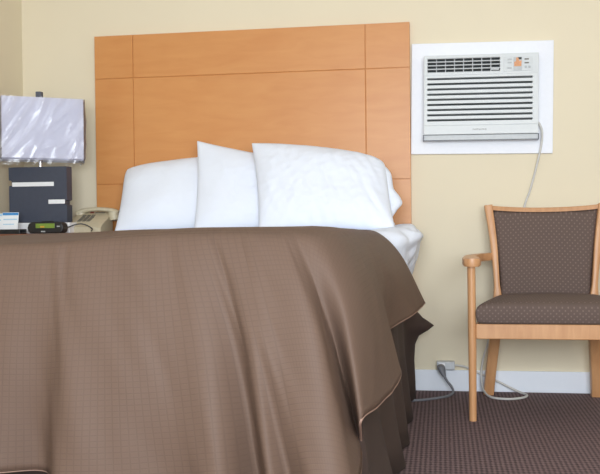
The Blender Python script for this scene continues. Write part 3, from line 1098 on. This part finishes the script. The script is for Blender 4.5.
# ------------------------------------------------------------------ outlet box and dark cord
ob = thing('outlet_box', 'small grey plug box on the wall above the baseboard', 'outlet', (0.02, -0.0005, 0.126))
MB().box(-0.024, 0.060, -0.048, -0.0005, 0.107, 0.145, 0.004).build('box', MT['outlet'], ob)
MB().box(-0.014, 0.014, -0.052, -0.047, 0.113, 0.139, 0.002).build('socket_face', MT['white'], ob)
dc = thing('appliance_cord', 'dark grey cord and plug running from the outlet box to under the bed', 'cord', (0.0, -0.06, 0.10))
pg = MB().tube([(-0.006, -0.0525, 0.124), (-0.003, -0.072, 0.118), (0.004, -0.082, 0.100), (0.011, -0.084, 0.082)], [(0.018, 0.012), (0.019, 0.015), (0.014, 0.012), (0.008, 0.008)], 12)
pg.build('plug', MT['cord_dark'], dc, True)
MB().tube(cat([(0.010, -0.084, 0.085), (0.022, -0.085, 0.062), (0.043, -0.088, 0.035), (0.050, -0.11, 0.012), (0.026, -0.165, 0.0065), (-0.023, -0.215, 0.006), (-0.10, -0.27, 0.006), (-0.19, -0.29, 0.006)], 8), 0.0058, 10).build('cable', MT['cord_dark'], dc, True)

# ------------------------------------------------------------------ armchair
CX = 0.472
chair = thing('armchair', 'light oak armchair with brown dotted upholstery under the air conditioner', 'armchair', (CX, -0.38, 0))
WM = MT['chairwood']


def back_in(z):
    """the right upright stands a little closer in"""
    return 0.034 - 0.026 * min(1, z / 0.87)


for s in (-1, 1):
    # back upright and rear leg: one bent member
    mem = cat([(CX + s * 0.259, -0.070, 0.0), (CX + s * 0.245, -0.105, 0.15), (CX + s * 0.226, -0.150, 0.33), (CX + s * 0.2205, -0.165, 0.44), (CX + s * 0.224, -0.160, 0.55), (CX + s * 0.236, -0.140, 0.72), (CX + s * 0.256, -0.115, 0.878)], 6)
    if s == 1:
        mem = [(x - back_in(z), y, z) for x, y, z in mem]
    rr = []
    for p in mem:
        z = p[2]
        rr.append((0.024, 0.026) if z < 0.42 else (0.024 - 0.011 * min(1, (z - 0.42) / 0.1) + 0.006 * max(0, (z - 0.55) / 0.33), 0.02))
    MB().tube(mem, rr, 12, square=True).build('back_leg', WM, chair, True)
    # front leg
    MB().tube([(CX + s * 0.350, -0.632, 0.0), (CX + s * 0.350, -0.632, 0.3), (CX + s * 0.352, -0.632, 0.625)], [(0.0150, 0.0150), (0.0165, 0.0165), (0.0165, 0.0165)], 16).build('front_leg', WM, chair, True)
    # arm: broad rounded pad at the front, curving in to the upright
    cen = cat([(s * 0.349, -0.668), (s * 0.349, -0.60), (s * 0.350, -0.50), (s * 0.346, -0.40), (s * 0.328, -0.30), (s * 0.292, -0.21), (s * 0.245, -0.140)], 8)
    nC = len(cen)
    V, F = [], []
    for i, (x, y) in enumerate(cen):
        u = i / (nC - 1)
        wd = 0.036 * (1 - 0.55 * min(1, max(0, (u - 0.25) / 0.6)))
        if u < 0.12:
            wd *= math.sqrt(max(0.12, 1 - (1 - u / 0.12) ** 2))
        a = Vector(cen[max(0, i - 1)])
        c = Vector(cen[min(nC - 1, i + 1)])
        d = (c - a).normalized()
        nn = Vector((-d.y, d.x))
        th = 0.0165
        zc = 0.6415 + 0.004 * u
        for (a_, b_) in ((-1, -0.7), (-0.85, -1), (0.85, -1), (1, -0.7), (1, 0.7), (0.85, 1), (-0.85, 1), (-1, 0.7)):
            V.append((CX + x + nn.x * wd * a_, y + nn.y * wd * a_, zc + th * b_))
    for i in range(nC - 1):
        for k in range(8):
            F.append((i * 8 + k, i * 8 + (k + 1) % 8, (i + 1) * 8 + (k + 1) % 8, (i + 1) * 8 + k))
    F.append(tuple(range(8)))
    F.append(tuple((nC - 1) * 8 + k for k in reversed(range(8))))
    MB().add(V, F).build('arm', WM, chair, True)
    # side rail
    MB().add([], []).tube([(CX + s * 0.335, -0.618, 0.363), (CX + s * 0.232 - (0.02 if s == 1 else 0), -0.16, 0.363)], [(0.011, 0.030), (0.011, 0.030)], 12, square=True).build('side_rail', WM, chair)
MB().box(CX - 0.336, CX + 0.336, -0.645, -0.622, 0.333, 0.394, 0.004).build('front_rail', WM, chair)
MB().box(CX - 0.215, CX + 0.215, -0.168, -0.148, 0.335, 0.392, 0.003).build('back_rail', WM, chair)
# top rail: dips in the middle and bows backwards
V, F = [], []
nR = 30
for i in range(nR + 1):
    u = 2 * i / nR - 1
    x = CX + u * 0.268 - (u + 1) / 2 * 0.008
    z1 = 0.866 + 0.013 * u * u + 0.002 * abs(u) ** 6
    z0 = z1 - 0.020
    y = -0.108 - 0.006 * u * u + 0.018 * (1 - u * u)
    for (a, b_) in ((-0.014, z0), (-0.016, z1 - 0.004), (-0.012, z1), (0.012, z1), (0.016, z1 - 0.004), (0.014, z0)):
        V.append((x, y + a, b_))
for i in range(nR):
    for k in range(6):
        F.append((i * 6 + k, i * 6 + (k + 1) % 6, (i + 1) * 6 + (k + 1) % 6, (i + 1) * 6 + k))
F += [tuple(range(6)), tuple(nR * 6 + k for k in reversed(range(6)))]
MB().add(V, F).build('top_rail', WM, chair, True)
# upholstered back panel between the uprights
V, F = [], []
nu, nv = 28, 24
for side in (0, 1):
    for j in range(nv + 1):
        v = j / nv
        z = 0.455 + (0.856 - 0.455) * v
        hw = 0.207 + 0.036 * v ** 1.6
        yb = -0.163 + 0.052 * v ** 1.3
        for i in range(nu + 1):
            u = 2 * i / nu - 1
            zz = z + (0.010 * u * u - 0.006) * v ** 4
            bow = 0.016 * (1 - u * u)
            f = (max(0, 1 - abs(u) ** 8) * max(0, 1 - abs(2 * v - 1) ** 10)) ** 0.5
            V.append((CX + u * hw - (u + 1) / 2 * back_in(z), yb + bow + (-0.022 if side == 0 else 0.018) * f, zz))
m = (nu + 1)
o2 = m * (nv + 1)
for side in (0, 1):
    for j in range(nv):
        for i in range(nu):
            F.append(tuple(side * o2 + q for q in (j * m + i, j * m + i + 1, (j + 1) * m + i + 1, (j + 1) * m + i)))
bp_ = obj('backrest', V, F, MT['fabric'], chair, True)
weld(bp_)
for p in bp_.data.polygons:
    p.use_smooth = True
# seat cushion: puffed front edge, trapezoid plan
V, F = [], []
nu, nv, nh = 40, 30, 4
rows = []
def cush(u, v, top):
    # u across, v front(0) to back(1)
    hw = 0.336 - 0.115 * v ** 1.15
    y = -0.655 + 0.480 * v
    e = (max(0, 1 - abs(u) ** 9) * max(0, 1 - abs(2 * v - 1) ** 14)) ** 0.24
    if top:
        z = 0.438 + 0.042 * e + 0.012 * (1 - u * u) * (1 - (2 * v - 1) ** 2)
    else:
        z = 0.438 - 0.042 * min(1, e * 1.6)
    return (CX + u * hw, y, z)
for side in (1, 0):
    for j in range(nv + 1):
        # denser sampling at the borders
        v = 0.5 - 0.5 * math.cos(PI * j / nv)
        for i in range(nu + 1):
            u = -math.cos(PI * i / nu)
            V.append(cush(u, v, side))
m = nu + 1
o2 = m * (nv + 1)
for side in (0, 1):
    for j in range(nv):
        for i in range(nu):
            F.append(tuple(side * o2 + q for q in (j * m + i, j * m + i + 1, (j + 1) * m + i + 1, (j + 1) * m + i)))
sc2 = obj('seat_cushion', V, F, MT['fabric'], chair, True)
weld(sc2)
for p in sc2.data.polygons:
    p.use_smooth = True
